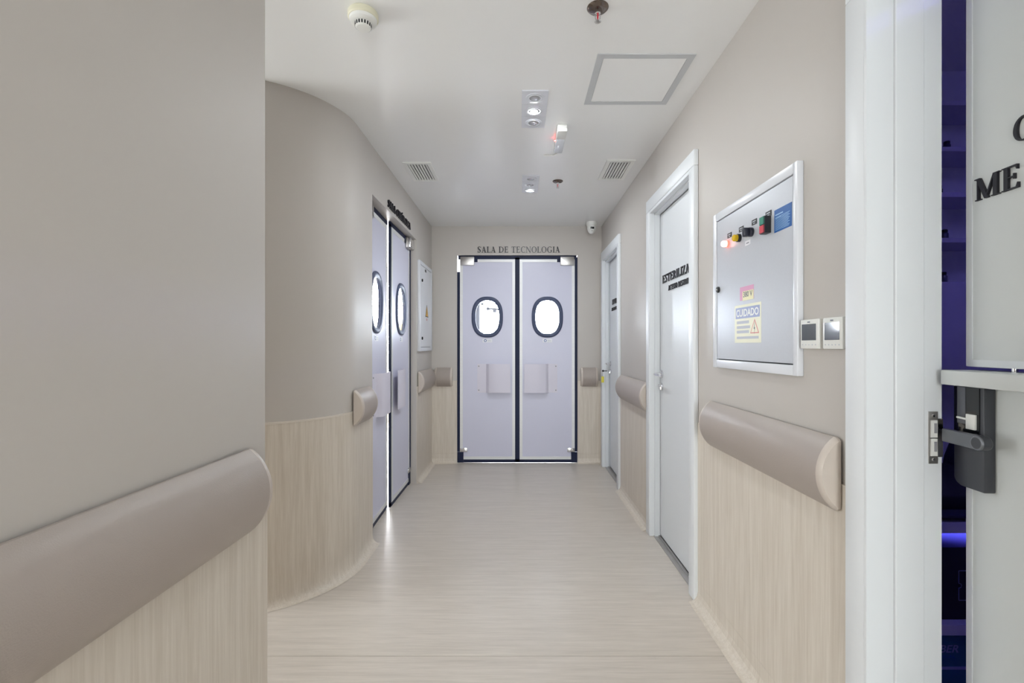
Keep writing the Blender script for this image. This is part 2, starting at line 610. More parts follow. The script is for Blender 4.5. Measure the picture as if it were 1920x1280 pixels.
# curved left wall up to the surgery door, lintel, and the piece up to the end wall
arc = []
for i in range(0, 33):
    a = math.radians(-90 + 90 * i / 32)
    arc.append((XL - RC + RC * math.cos(a), YC0 + RC * math.sin(a), math.cos(a), math.sin(a)))
face = [(-3.5, YC0 - RC)] + [(p[0], p[1]) for p in arc] + [(XL, S0)]
poly = face + [(XLO, S0), (XLO, YC0 + 0.05), (XL - RC, YC0 - RC + 0.17), (-3.5, YC0 - RC + 0.17)]
wc = MB().prism(poly, 'z', 0, H)
wc.box(XLO, XL, S0, S1, DH, H)
wc.box(XLO, XL, S1, YB + 0.1, 0, H)
wc = wc.build('wall_curved', 'paint')
struct(wc, 'taupe wall curving from the side passage to the left double doors', 'wall')
mb = MB()
sweep([(-3.5, YC0 - RC, 0, -1)] + arc + [(XL, S0, 1, 0)], PROF, mb)
sweep([(XL, S1, 1, 0), (XL, YB, 1, 0)], PROF, mb)
mb.build('vinyl_wainscot', 'vinyl_wall', wc)
mb = MB()
sweep([(-3.5, YC0 - RC, 0, -1)] + arc + [(XL, S0, 1, 0)], [(0, WT + 0.006), (0.006, WT + 0.004), (0.006, WT - 0.004), (0, WT - 0.006)], mb)
mb.build('wainscot_edge', 'cove', wc)

# end wall with the technology opening
wb = MB().box(XLO, T0, YB, YB + 0.125, 0, H).box(T1, XRO, YB, YB + 0.125, 0, H).box(T0, T1, YB, YB + 0.125, DH, H)
wb = wb.build('wall_back', 'paint', smooth=False)
struct(wb, 'taupe end wall of the corridor around the double doors', 'wall')
mb = MB()
sweep([(XL, YB, 0, -1), (T0, YB, 0, -1)], PROF, mb)
sweep([(T1, YB, 0, -1), (XR, YB, 0, -1)], PROF, mb)
mb.build('vinyl_wainscot', 'vinyl_wall', wb, smooth=False)

# right wall with three door openings
holes = [(P0, P1 + 0.0, 2.14), (D3 - 0.36, D3 + 0.36, 2.13), (D4 - 0.36, D4 + 0.36, 2.13)]
mb = MB()
y = -3.0
for a, b, hh in holes:
    mb.box(XR, XRO, y, a, 0, H)
    mb.box(XR, XRO, a, b, hh, H)
    y = b
mb.box(XR, XRO, y, YB, 0, H)
wr = mb.build('wall_right', 'paint', smooth=False)
struct(wr, 'taupe wall holding the white doors and the control panel', 'wall')
mb = MB()
for a, b in ((-3.0, P0 - 0.07), (P1 + 0.07, D3 - 0.43), (D3 + 0.43, D4 - 0.43), (D4 + 0.43, YB)):
    sweep([(XR, b, -1, 0), (XR, a, -1, 0)], PROF, mb)
mb.build('vinyl_wainscot', 'vinyl_wall', wr, smooth=False)

# wall behind the camera and end of the side passage, both with an added window that lights the corridor


def wall_with_window(name, label, axis, c, t, a0, a1, win, n, pane, mats, mull=None):
    """axis 'y': wall in the xz-plane at y=c (thickness t); 'x': wall in the yz-plane"""
    u0, u1, z0, z1 = win
    mb = MB()

    def B(m, ua, ub, za, zb, ca, cb):
        if axis == 'y':
            m.box(ua, ub, min(ca, cb), max(ca, cb), za, zb)
        else:
            m.box(min(ca, cb), max(ca, cb), ua, ub, za, zb)
    for ua, ub, za, zb in ((a0, u0, 0, H), (u1, a1, 0, H), (u0, u1, 0, z0), (u0, u1, z1, H)):
        B(mb, ua, ub, za, zb, c, c + t)
    wl_ = mb.build('wall_' + name, mats, smooth=False)
    struct(wl_, label, 'wall')
    we = empty('window_%d' % n, ((u0 + u1) / 2, c + t / 2, z0) if axis == 'y' else (c + t / 2, (u0 + u1) / 2, z0))
    struct(we, 'glowing frosted window in ' + label, 'window')
    off = we.location
    fr = MB()
    for ua, ub, za, zb in ((u0, u0 + .05, z0, z1), (u1 - .05, u1, z0, z1), (u0, u1, z0, z0 + .05), (u0, u1, z1 - .05, z1)):
        B(fr, ua, ub, za, zb, c + t * .2, c + t * .8)
    for mz in (mull or []):
        B(fr, u0, u1, mz - .012, mz + .012, c + t * .2, c + t * .8)
    pn = MB()
    B(pn, u0 + .04, u1 - .04, z0 + .04, z1 - .04, c + t * .45, c + t * .55)
    for o in (fr.build('window_frame', 'white_lacquer', we, smooth=False), pn.build('pane', pane, we, smooth=False)):
        o.location = -off
    return wl_


wall_with_window('front', 'wall closing the corridor behind the viewpoint, its window added for light', 'y', -3.0, -0.15, -0.9, 1.1,
                 (-0.6, 0.82, 0.35, 2.3), 1, 'fill_pane_front', 'paint')
wall_with_window('passage', 'end wall of the side passage, its window added for light', 'x', -3.5, -0.15, YN - 0.14, 2.4, (1.26, 2.13, 0.5, 2.3), 2,
                 'fill_pane_passage', 'paint')
wall_with_window('technology', 'far wall of the bright technology room', 'y', 8.0, 0.15, XLO, 3.0,
                 (-0.66, 1.9, 0.9, 2.15), 3, 'pane_tech', 'room_white', [1.95])
wall_with_window('surgery', 'far wall of the surgery room', 'y', 7.6, 0.15, -5.0, XLO - .12,
                 (-3.6, -1.45, 0.25, 2.3), 4, 'pane_surgery', 'room_white', [1.885])
for nm, lb, b in (('surgery_side', 'outer side wall of the surgery room', (-5.1, -5.0, 2.3, 7.75)),
                  ('surgery_front', 'near wall of the surgery room', (-5.1, -3.65, 2.2, 2.345)),
                  ('partition', 'wall between surgery and technology rooms', (XLO - .12, XLO, YB + 0.1, 8.15)),
                  ('technology_side', 'right side wall of the technology room', (3.0, 3.1, YB, 8.15)),
                  ('technology_front', 'near wall of the technology room beside the corridor', (XRO, 3.0, YB, YB + .12)),
                  ('sterilization_side', 'far side wall of the rooms behind the white doors', (2.6, 2.7, 2.25, YB)),
                  ('sterilization_partition', 'wall between the two rooms behind white doors', (XRO, 2.6, 3.55, 3.65)),
                  ('pharmacy_back', 'wall behind the shelves of the dim medicine room', (XRO, 3.1, 2.15, 2.25)),
                  ('pharmacy_side', 'far side wall of the dim medicine room', (3.0, 3.1, -3.1, 2.15)),
                  ('pharmacy_front', 'near wall of the dim medicine room', (XRO + 0.07, 3.0, -3.1, -3.0))):
    struct(MB().box(*b, 0, H).build('wall_' + nm, 'room_white', smooth=False), lb, 'wall')


# ------------------------------------------------------------------ swing doors with oval windows
def swing_leaf(parent, name_label, hinge, sgn, W, ang=0.0, cut_top=None, depth_y=0.0):
    """leaf hinged at local x=hinge, growing towards sgn*x; front towards -y"""
    g = 0.028
    x0, x1, z0, z1 = g, W - g + 0.004, 0.036, 2.155
    cx, cz = 0.318, 1.543
    TH = 0.018
    oi, oo = (0.125, 0.176), (0.166, 0.2165)
    sx = lambda x: sgn * x

    n = 56
    ov = oval(cx, cz, oi[0] + 0.02, oi[1] + 0.02, n)
    rect = []
    for (px, pz) in ov:
        dx, dz = px - cx, pz - cz
        k = min(((x1 - cx) / dx if dx > 1e-6 else ((x0 - cx) / dx if dx < -1e-6 else 1e9)),
                ((z1 - cz) / dz if dz > 1e-6 else ((z0 - cz) / dz if dz < -1e-6 else 1e9)))
        rect.append([cx + dx * k, cz + dz * k])
    for corner in ((x0, z0), (x1, z0), (x0, z1), (x1, z1)):
        j = min(range(n), key=lambda i: (rect[i][0] - corner[0]) ** 2 + (rect[i][1] - corner[1]) ** 2)
        rect[j] = list(corner)
    L = lambda pts, yy: [(sx(p[0]), yy, p[1]) for p in pts]
    leaf = MB().loft([L(ov, 0), L(rect, 0), L(rect, TH), L(ov, TH)], ring=True).build('door_leaf', 'leaf_lavender', parent, smooth=False)
    leaf.location = (hinge, depth_y, 0)
    leaf.rotation_euler = (0, 0, math.radians(ang))
    leaf['label'] = name_label

    def bx(m, xa, xb, ya, yb, za, zb, k=0):
        a, b = sorted((sx(xa), sx(xb)))
        m.box(a, b, ya, yb, za, zb, k)
    e = 0.03
    for pl in ([(x0, z0), (x0 + e, z0 + e), (x0 + e, z1 - e), (x0, z1)], [(x1, z0), (x1 - e, z0 + e), (x1 - e, z1 - e), (x1, z1)],
               [(x0, z0), (x1, z0), (x1 - e, z0 + e), (x0 + e, z0 + e)], [(x0, z1), (x1, z1), (x1 - e, z1 - e), (x0 + e, z1 - e)]):
        MB().prism([(sx(a), b) for a, b in pl], 'y', -0.0035, 0.002).build('edge_strip', 'aluminium', leaf, smooth=False)
    gk = MB()
    bx(gk, 0.0005, x0, -0.009, 0.016, 0.12, cut_top or z1 + 0.02)
    bx(gk, x1, W, 0.0, 0.016, 0.012, z1 + 0.02)
    bx(gk, 0.01, W, 0.0, 0.016, z1, 2.1945)
    bx(gk, 0.06, W, 0.0, 0.016, 0.004, z0)
    bx(gk, 0.002, 0.066, -0.006, 0.018, 0.004, 0.115)
    bx(gk, 0.18, 0.215, -0.004, 0.02, 2.125, 2.172)
    gk.build('rubber_gasket', 'gasket', leaf, smooth=False)
    loops = []
    for k, (t, yy) in enumerate(((0.0, 0.0), (0.0, -0.007), (0.25, -0.013), (0.6, -0.013), (1.0, -0.005), (1.0, 0.002), (0.55, 0.004))):
        rx, rz = oo[0] + (oi[0] - oo[0]) * t, oo[1] + (oi[1] - oo[1]) * t
        loops.append(L(oval(cx, cz, rx, rz, n), yy))
    MB().loft(loops, cap0=False, cap1=False).build('oval_frame', 'oval_rubber', leaf)
    loops = [L(oval(cx, cz, oi[0] + 0.036, oi[1] + 0.036, n), TH), L(oval(cx, cz, oi[0] + 0.034, oi[1] + 0.034, n), TH + 0.004),
             L(oval(cx, cz, oi[0] + 0.019, oi[1] + 0.019, n), TH + 0.004), L(oval(cx, cz, oi[0] + 0.019, oi[1] + 0.019, n), 0.005)]
    MB().loft(loops, cap0=False, cap1=False).build('oval_frame', 'oval_rubber', leaf)
    MB().loft([L(oval(cx, cz, oi[0] + 0.008, oi[1] + 0.008, n), -0.002), L(oval(cx, cz, oi[0] + 0.008, oi[1] + 0.008, n), 0.001)]) \
        .build('oval_pane', 'oval_glass', leaf, smooth=False)
    # push plate: screwed flange and a raised cushion towards the free edge
    za, zb = 0.744, 1.048
    pr = [(0.212, 0.0), (0.212, -0.004), (0.305, -0.005), (0.318, -0.016), (0.328, -0.034), (0.345, -0.043), (0.42, -0.047),
          (0.53, -0.045), (0.563, -0.042), (0.563, -0.036), (0.42, -0.040), (0.35, -0.036), (0.338, -0.028), (0.326, -0.01), (0.31, 0.0)]
    pp = MB().prism([(sx(a), b) for a, b in pr], 'z', za, zb)
    for zz in (za + 0.025, zb - 0.025):
        pp.lathe([(0.007, -0.004), (0.006, -0.007), (0.003, -0.008)], (sx(0.228), 0, zz), 'y', 12, 1)
    pp.build('push_plate', ['plate_plastic', 'grey'], leaf)
    lp = MB()
    bx(lp, cx - 0.05, cx + 0.05, -0.0015, 0.0, 1.275, 1.313)
    c0 = sx(cx) - 0.022
    lp.lathe([(0.015, -0.0016), (0.015, -0.0022)], (c0, 0, 1.294), 'y', 20, 1)
    lp.lathe([(0.008, -0.0022), (0.008, -0.0026)], (c0, 0, 1.294), 'y', 20, 0)
    for q in range(2):
        lp.box(c0 + 0.022, c0 + 0.06, -0.002, -0.0015, 1.286 + 0.011 * q, 1.290 + 0.011 * q, 2)
    lp.build('maker_label', ['label_white', 'label_blue', 'print_grey'], leaf, smooth=False)
    hc = MB()
    bx(hc, 0.034, 0.18, -0.022, 0.0, 2.09, 2.18)
    hc.build('hinge_cover', 'steel', leaf, bevel=0.003)
    fb = MB()
    bx(fb, 0.03, 0.107, -0.012, 0.0, 0.118, 0.158)
    for q in (0.05, 0.085):
        fb.lathe([(0.006, -0.012), (0.005, -0.016)], (sx(q), 0, 0.138), 'y', 10)
    fb.build('floor_hinge', 'chrome', leaf, bevel=0.002)
    return leaf


d1 = empty('door_1', ((T0 + T1) / 2, YB, 0))
struct(d1, 'lavender double swing doors with oval windows at the corridor end', 'door')
hw = (T1 - T0) / 2
swing_leaf(d1, 'left lavender leaf with oval window', -hw, 1, hw, 0.0, cut_top=2.02, depth_y=0.02)
swing_leaf(d1, 'right lavender leaf with oval window', hw, -1, hw, 0.0, depth_y=0.02)

d2 = empty('door_2', (XL, (S0 + S1) / 2, 0), 90)
struct(d2, 'lavender double swing doors set into the curved left wall', 'door')
hw2 = (S1 - S0) / 2
swing_leaf(d2, 'leaf standing slightly ajar', -hw2, 1, hw2 - 0.002, 2.15, depth_y=0.06)
swing_leaf(d2, 'closed leaf beside the electrical cabinet', hw2, -1, hw2 - 0.002, 0.0, depth_y=0.06)
hb = MB().box(-hw2 + 0.0, -hw2 + 0.12, 0.03, 0.06, 2.12, 2.19).box(hw2 - 0.14, hw2 - 0.0, 0.02, 0.055, 2.10, 2.19)
hb.build('top_pivot', 'chrome', d2, bevel=0.004)


# ------------------------------------------------------------------ white flush doors on the right wall
def lever_set(parent, x, z, y, direction):
    h = MB()
    h.lathe([(0.026, y), (0.026, y - 0.008), (0.022, y - 0.011)], (x, 0, z), 'y', 24)
    h.lathe([(0.009, y - 0.008), (0.009, y - 0.05)], (x, 0, z), 'y', 14)
    h.tube([(x, y - 0.048, z), (x + direction * 0.02, y - 0.054, z), (x + direction * 0.07, y - 0.055, z),
            (x + direction * 0.125, y - 0.05, z)], 0.0085, 10)
    h.build('lever_handle', 'chrome', parent)
    k = MB()
    k.lathe([(0.026, y), (0.026, y - 0.008), (0.022, y - 0.011)], (x, 0, z - 0.082), 'y', 24)
    k.box(x - 0.006, x + 0.006, y - 0.024, y - 0.008, z - 0.098, z - 0.07)
    k.lathe([(0.0085, y - 0.008), (0.0085, y - 0.026)], (x, 0, z - 0.075), 'y', 14)
    k.build('lock_cylinder', 'chrome', parent)


def white_door(n, Yc, label, lines, ajar=0.0):
    d = empty('door_%d' % n, (XR, Yc, 0), -90)
    struct(d, label, 'door')
    ho, hi, top = 0.43, 0.352, 2.2
    pr = 0.023

    def casing(poly, a, b, axis):
        return MB().prism(poly, axis, a, b)
    for s in (-1, 1):
        a, b = sorted((s * ho, s * (hi + 0.005)))
        MB().box(a, b, -pr, 0.0, 0, top - 0.0785).build('door_casing', 'white_lacquer', d, bevel=0.004)
        j0, j1 = sorted((s * hi, s * (hi + 0.02)))
        MB().box(j0, j1, -pr + 0.004, 0.157, 0, top - 0.075).build('door_jamb', 'white_lacquer', d, bevel=0.002, smooth=False)
        k0, k1 = sorted((s * (hi - 0.012), s * hi))
        MB().box(k0, k1, 0.012, 0.045, 0, top - 0.075).build('door_stop', 'white_lacquer', d, bevel=0.002, smooth=False)
    MB().box(-ho, ho, -pr, 0.0, top - 0.078, top).build('door_casing', 'white_lacquer', d, bevel=0.004)
    MB().box(-hi - .02, hi + .02, -pr + 0.004, 0.157, top - 0.095, top - 0.075).build('door_jamb', 'white_lacquer', d, bevel=0.002, smooth=False)
    MB().box(-hi, hi, 0.012, 0.045, top - 0.107, top - 0.095).build('door_stop', 'white_lacquer', d, smooth=False)
    MB().box(-hi, hi, 0.006, 0.09, 0.0, 0.004).box(-hi, hi, 0.034, 0.044, 0.0, 0.01).build('threshold', 'steel', d, smooth=False)
    W = 0.7
    # leaf hinged on the camera-near side (local +x), opening into the room
    lf = MB().box(-W, 0, 0, 0.035, 0.014, 2.09).build('door_leaf', 'white_lacquer', d, bevel=0.002, smooth=False)
    lf.location = (hi - 0.002, 0.047, 0)
    lf.rotation_euler = (0, 0, math.radians(ajar))
    lever_set(lf, -W + 0.045, 1.06, 0.0, 1)
    for text, x0, z0, h, wd in lines:
        lettering(lf, text, x0 - (hi - 0.002), z0, h, width=wd, y=0.0, depth=0.005)
    return d, lf


d3, lf3 = white_door(3, D3, 'white flush door lettered esterilização beside the control panel',
                     [('ESTERILIZAÇÃO', D3 - 2.998, 1.638, 0.05, 0.655), ('ACESSO RESTRITO', D3 - 2.881, 1.580, 0.031, 0.385)])
d4, lf4 = white_door(4, D4, 'white flush door with a key in its lock by the end wall',
                     [('EXPURGO', D4 - 4.66, 1.645, 0.05, 0.33), ('ACESSO RESTRITO', D4 - 4.69, 1.585, 0.031, 0.385)], ajar=-0.9)
kx, ky, kz = XR + 0.047 - 0.026, D4 + 0.31, 0.985
k = empty('door_key', (kx, ky, kz))
tag(k, 'small key with a yellow tag hanging from the white door lock', 'key')
MB().box(-0.035, 0.0, -0.0015, 0.0015, -0.004, 0.004).lathe([(0.011, -0.0015), (0.011, 0.0015)], (-0.042, 0, 0), 'y', 16) \
    .build('key_blade', 'black', k)
MB().tube([(-0.046, 0, -0.004), (-0.047, 0.001, -0.03), (-0.047, 0.0, -0.055)], 0.0025, 8).build('key_ring', 'steel', k)
MB().box(-0.06, -0.032, -0.004, 0.002, -0.118, -0.055).build('yellow_tag', 'key_yellow', k, bevel=0.004)

# ------------------------------------------------------------------ near right: two-part door of the medicine room
d5 = empty('door_5', (XR, P1, 0), -90)          # local x = -Y from the far jamb, local y = +X
struct(d5, 'pale half-and-half door of the medicine room standing ajar', 'door')
OW = P1 - P0
for x0, x1 in ((-0.068, 0.0), (OW, OW + 0.068)):
    MB().box(x0, x1, -0.023, 0.0, 0, 2.13).build('door_casing', 'white_lacquer', d5, bevel=0.003)
MB().box(-0.068, OW + 0.068, -0.023, 0.0, 2.13, 2.2).build('door_casing', 'white_lacquer', d5, bevel=0.003)
for s, x0 in ((1, 0.0), (-1, OW)):
    a, b = sorted((x0, x0 + s * 0.008))
    MB().box(a, b, -0.023, 0.161, 0, 2.13).build('door_jamb', 'white_lacquer', d5, smooth=False)
    a, b = sorted((x0, x0 + s * 0.014))
    MB().box(a, b, 0.043, 0.115, 0, 2.13).build('door_stop', 'white_lacquer', d5, bevel=0.003, smooth=False)
MB().box(0, OW, -0.02, 0.161, 2.125, 2.14).build('door_jamb', 'white_lacquer', d5, smooth=False)
sp = MB().box(0.008, 0.0105, 0.128, 0.150, 0.956, 1.083)
sp.box(0.0105, 0.0125, 0.131, 0.147, 1.02, 1.062, 1).box(0.0105, 0.0125, 0.131, 0.147, 0.975, 1.017, 1)
for zz in (1.025, 0.98):
    sp.box(0.0125, 0.014, 0.139, 0.145, zz + 0.006, zz + 0.03, 2)
for zz in (1.073, 0.966):
    sp.lathe([(0.004, 0.0105), (0.003, 0.012)], (0, 0.139, zz), 'x', 12, 3)
sp.box(0.008, 0.0095, 0.148, 0.163, 0.972, 1.066, 3)
sp.build('strike_plate', ['steel', 'white_plastic', 'grey', 'chrome'], d5, smooth=False)
# leaf frame: pivot at the camera-near jamb; local x grows from the free edge to the hinge
HX, HY, LA = 1.02, 0.336, 4.4
lv = empty('lower_leaf_pivot', (0, 0, 0))
bpy.data.objects.remove(lv, do_unlink=True)


def leaf_obj(mb, name, mats, **kw):
    o = mb.build(name, mats, d5, **kw)
    # hinge in door-local coordinates
    o.location = (P1 - HY, HX - XR, 0)
    o.rotation_euler = (0, 0, math.radians(-LA))
    return o


# in leaf coordinates the hinge is x=0, the free edge is x=-0.8, front is y=0 (towards the corridor)
up = leaf_obj(MB().box(-0.8, 0, 0.0, 0.04, 1.1935, 2.11), 'upper_leaf', 'pharmacy_leaf', bevel=0.0015, smooth=False)
lo = leaf_obj(MB().box(-0.8, 0, 0.0, 0.04, 0.012, 1.165), 'lower_leaf', 'pharmacy_leaf', bevel=0.0015, smooth=False)
MB().box(-0.799, -0.783, -0.002, 0.0, 1.1945, 2.109).box(-0.783, -0.002, -0.002, 0.0, 1.1945, 1.2105).build('edge_band', 'white_lacquer', up, smooth=False)
MB().box(-0.799, -0.783, -0.002, 0.0, 0.013, 1.145).build('edge_band', 'white_lacquer', lo, smooth=False)
MB().box(-0.792, 0.0, -0.066, 0.06, 1.151, 1.186).build('counter_shelf', 'pharmacy_leaf', lo, bevel=0.003)
MB().lathe([(0.006, 1.184), (0.006, 1.2)], (-0.685, 0.004, 0), 'z', 12).build('latch_pin', 'chrome', lo)
# electronic lock: body with rounded foot, glossy reader, lever
zb = 0.91
foot = [(-0.7765, zb + 0.03), (-0.7235, zb + 0.006), (-0.7235, 1.148), (-0.7765, 1.148)]
lk = MB().prism([(-0.805, 1.148), (-0.805, zb + 0.016), (-0.798, zb + 0.006), (-0.785, zb), (-0.7237, zb), (-0.7237, 1.148)],
                'y', -0.0256, 0.0)
lk.build('lock_body', 'lock_grey', lo, bevel=0.003)
rd = MB().box(-0.80, -0.733, -0.0285, -0.0256, 1.035, 1.146)
rd.box(-0.79, -0.768, -0.0295, -0.0285, 1.06, 1.146, 1)  # grey band painted as a reflection on the glossy reader
rd.build('card_reader', ['black_gloss', 'lever_grey'], lo, smooth=False)
ky_ = MB().box(-0.762, -0.738, -0.034, -0.0285, 1.05, 1.085).tube([(-0.762, -0.031, 1.072), (-0.785, -0.034, 1.074)], 0.003, 8)
ky_.build('thumb_turn', 'white_plastic', lo, bevel=0.002)
lvb = MB()
lvb.lathe([(0.013, -0.02), (0.013, -0.048)], (-0.74, 0, 1.029), 'y', 20, 1)
lvb.prism([(-0.802, -0.050), (-0.795, -0.060), (-0.70, -0.062), (-0.688, -0.054), (-0.692, -0.046), (-0.795, -0.044)], 'z', 1.0135, 1.0445)
lvb.lathe([(0.0165, -0.044), (0.0165, -0.064), (0.014, -0.066)], (-0.696, 0, 1.029), 'y', 20, 1)
lvb.build('lock_lever', ['lever_grey', 'lock_grey'], lo, bevel=0.002)
lettering(up, 'ME', -0.772, 1.583, 0.051, width=0.107, depth=0.006)
lettering(up, 'C', -0.680, 1.679, 0.051, depth=0.006)


# ------------------------------------------------------------------ lettering on the walls
t = empty('wall_lettering', (0, YB, 2.222))
tag(t, 'dark serif letters reading sala de tecnologia above the end doors', 'sign')
lettering(t, 'SALA DE TECNOLOGIA', -0.439, 0, 0.062, width=0.873)
t = empty('wall_lettering', (XL, 3.29, 2.218), 90)
tag(t, 'dark serif letters reading sala cirúrgica above the left double doors', 'sign')
lettering(t, 'SALA CIRÚRGICA', 0, 0, 0.052, width=0.67, depth=0.012)


# ------------------------------------------------------------------ handrails
def rail_prof(hh=0.1, d=0.056, n=14, sc=1.0):
    pts = [(0.0, -hh), (-0.006, -hh)]
    R = (hh * hh + (d - 0.006) ** 2) / (2 * (d - 0.006))
    a = math.asin(hh / R)
    for i in range(n + 1):
        t_ = -a + 2 * a * i / n
        pts.append((-0.006 - (R * math.cos(t_) - (R - (d - 0.006))), R * math.sin(t_)))
    pts += [(-0.006, hh), (0.0, hh)]
    return [(p[0] * (sc if p[0] < 0 else 1), p[1] * sc) for p in pts]


def handrail(loc, rz, L, label, caps=(1, 1)):
    """along local x from 0 to L, wall at y=0"""
    r = empty('handrail', loc, rz)
    tag(r, label, 'handrail', 'bumper handrails along the corridor')
    c = 0.022
    a, b = (c if caps[0] else 0), (L - c if caps[1] else L)
    b_ = MB().prism(rail_prof(), 'x', a, b).build('rail_body', 'rail', r)
    b_.location = (0, -0.006, 0)
    bk = MB().box(a + 0.002, b - 0.002, -0.006, 0.0, -0.085, 0.085).build('mounting_strip', 'black', r, smooth=False)
    for on, x0, s in ((caps[0], a, -1), (caps[1], b, 1)):
        if on:
            loops = [[(x0 + s * dx, p[0] - 0.006, p[1]) for p in rail_prof(sc=k)]
                     for dx, k in ((0, 1.003), (0.004, 1.003), (0.016, 0.96), (0.021, 0.91))]
            MB().loft(loops).build('end_cap', 'rail_cap', r)
    return r


ZR = 0.895
handrail((XN, -2.4, ZR), 90, 2.4 + 1.15, 'long taupe handrail on the near wall before the side passage')
handrail((XL, 2.60, ZR), 90, 0.28, 'short taupe handrail on the curved wall beside the left double doors')
handrail((XL, 4.27, ZR + .01), 90, 0.62, 'taupe handrail under the electrical cabinet')
handrail((-0.885, YB, ZR + .015), 0, 0.188, 'stubby taupe handrail on end wall beside the electrical cabinet corner')
handrail((0.648, YB, ZR + .015), 0, 0.182, 'stubby taupe handrail on end wall beside the white door with key')
handrail((XR, 3.97, ZR), -90, 3.97 - 3.15, 'taupe handrail on the wall between the two white doors')
handrail((XR, 2.13, ZR), -90, 2.13 - 1.262, 'taupe handrail under the control panel')

# ------------------------------------------------------------------ control panel on the right wall
PY0, PY1, PZ0, PZ1 = 2.063, 1.4386, 1.15, 1.812
cp = empty('control_panel', (XR, PY0, PZ0), -90)
tag(cp, 'grey metal control cabinet with lit red lamp and warning stickers', 'control panel')
PW, PH = PY0 - PY1, PZ1 - PZ0


def pl(x, y, X=0.855):
    Y, z = rw(x, y, X)
    return PY0 - Y, z - PZ0


fw = 0.033
fr = MB()
fr.box(0, fw, -0.02, 0, 0, PH).box(PW - fw + .01, PW, -0.02, 0, 0, PH).box(fw, PW - fw + .01, -0.02, 0, 0, fw).box(fw, PW - fw + .01, -0.02, 0, PH - fw, PH)
fr.build('cabinet_frame', 'panel_frame', cp, bevel=0.002)
dr = MB().box(fw + .004, PW - fw + .006, -0.0175, -0.001, fw + .004, PH - fw - .004).build('cabinet_door', 'panel_metal', cp, bevel=0.0015, smooth=False)
MB().box(fw - .001, PW - fw + .011, -0.008, -0.002, fw - .001, PH - fw + .001).build('door_gap', 'black', cp, smooth=False)
Y0 = -0.0175
x, z = pl(1365, 457)
rb = MB().lathe([(0.0145, Y0), (0.0145, Y0 - 0.008)], (x, 0, z), 'y', 24, 1)
rb.lathe([(0.0125, Y0 - 0.008), (0.0125, Y0 - 0.022), (0.009, Y0 - 0.026)], (x, 0, z), 'y', 24, 0)
rb.build('red_lamp', ['red_core', 'red_lit'], dr)
x, z = pl(1387, 446)
rb = MB().lathe([(0.0155, Y0), (0.0155, Y0 - 0.011)], (x, 0, z), 'y', 24, 1)
rb.lathe([(0.013, Y0 - 0.011), (0.013, Y0 - 0.024), (0.010, Y0 - 0.027)], (x, 0, z), 'y', 24, 0)
rb.build('yellow_button', ['yellow_plain', 'black'], dr)
x, z = pl(1410, 435)
kb = MB().lathe([(0.017, Y0), (0.017, Y0 - 0.014)], (x, 0, z), 'y', 24)
kb.prism([(x - 0.008, z - 0.017), (x + 0.008, z - 0.015), (x + 0.008, z + 0.015), (x - 0.008, z + 0.017)], 'y', Y0 - 0.014, Y0 - 0.034)
kb.build('selector_knob', 'knob_navy', dr, bevel=0.002)
x, z = pl(1441, 422)
db = MB().box(x - 0.016, x + 0.016, Y0 - 0.022, Y0, z - 0.029, z + 0.029, 0)
db.box(x - 0.0145, x + 0.0145, Y0 - 0.0255, Y0 - 0.022, z + 0.001, z + 0.028, 1)
db.box(x - 0.0145, x + 0.0145, Y0 - 0.0255, Y0 - 0.022, z - 0.028, z - 0.001, 2)
db.build('start_stop_button', ['black', 'green_plain', 'red_plain'], dr, bevel=0.001, smooth=False)
for px, py in ((1368, 441), (1390, 429.5), (1414.5, 416), (1441, 401)):
    x, z = pl(px, py)
    lb_ = MB().box(x - 0.018, x + 0.018, Y0 - 0.0015, Y0, z - 0.0095, z + 0.0095, 0)
    lb_.box(x - 0.012, x + 0.011, Y0 - 0.0019, Y0 - 0.0015, z + 0.001, z + 0.0045, 1)
    lb_.box(x - 0.007, x + 0.006, Y0 - 0.0019, Y0 - 0.0015, z - 0.006, z - 0.003, 1)
    lb_.build('engraved_label', ['black', 'print_grey'], dr, smooth=False)
x, z = pl(1402, 455)
MB().box(x - 0.02, x + 0.02, Y0 - 0.001, Y0, z - 0.009, z + 0.009, 0).box(x - 0.010, x + 0.010, Y0 - 0.0013, Y0 - 0.001, z - 0.002, z + 0.001, 1) \
    .build('white_sticker', ['label_white', 'print_dark'], dr, smooth=False)
(xa, za), (xb, zb_) = pl(1452, 437), pl(1484.5, 378)
bs = MB().box(xa, xb, Y0 - 0.001, Y0, za, zb_, 0)
hh = zb_ - za
for i in range(11):
    z = za + 0.006 + i * (hh * 0.62 / 11)
    bs.box(xa + 0.006, xb - 0.008 - 0.018 * random.random(), Y0 - 0.0013, Y0 - 0.001, z, z + 0.0016, 1)
bs.box(xa + 0.006, xa + 0.052, Y0 - 0.0013, Y0 - 0.001, zb_ - 0.02, zb_ - 0.016, 1)
bs.box(xa + 0.006, xa + 0.04, Y0 - 0.0013, Y0 - 0.001, zb_ - 0.03, zb_ - 0.0275, 1)
bs.build('blue_sticker', ['sticker_blue', 'sticker_pale'], dr, smooth=False)
x, z = pl(1347.5, 543)
MB().lathe([(0.013, Y0), (0.013, Y0 - 0.006), (0.010, Y0 - 0.009)], (x, 0, z), 'y', 20, 0).lathe([(0.005, Y0 - 0.009), (0.004, Y0 - 0.012)], (x, 0, z), 'y', 12, 1) \
    .build('cabinet_lock', ['black', 'steel'], dr)
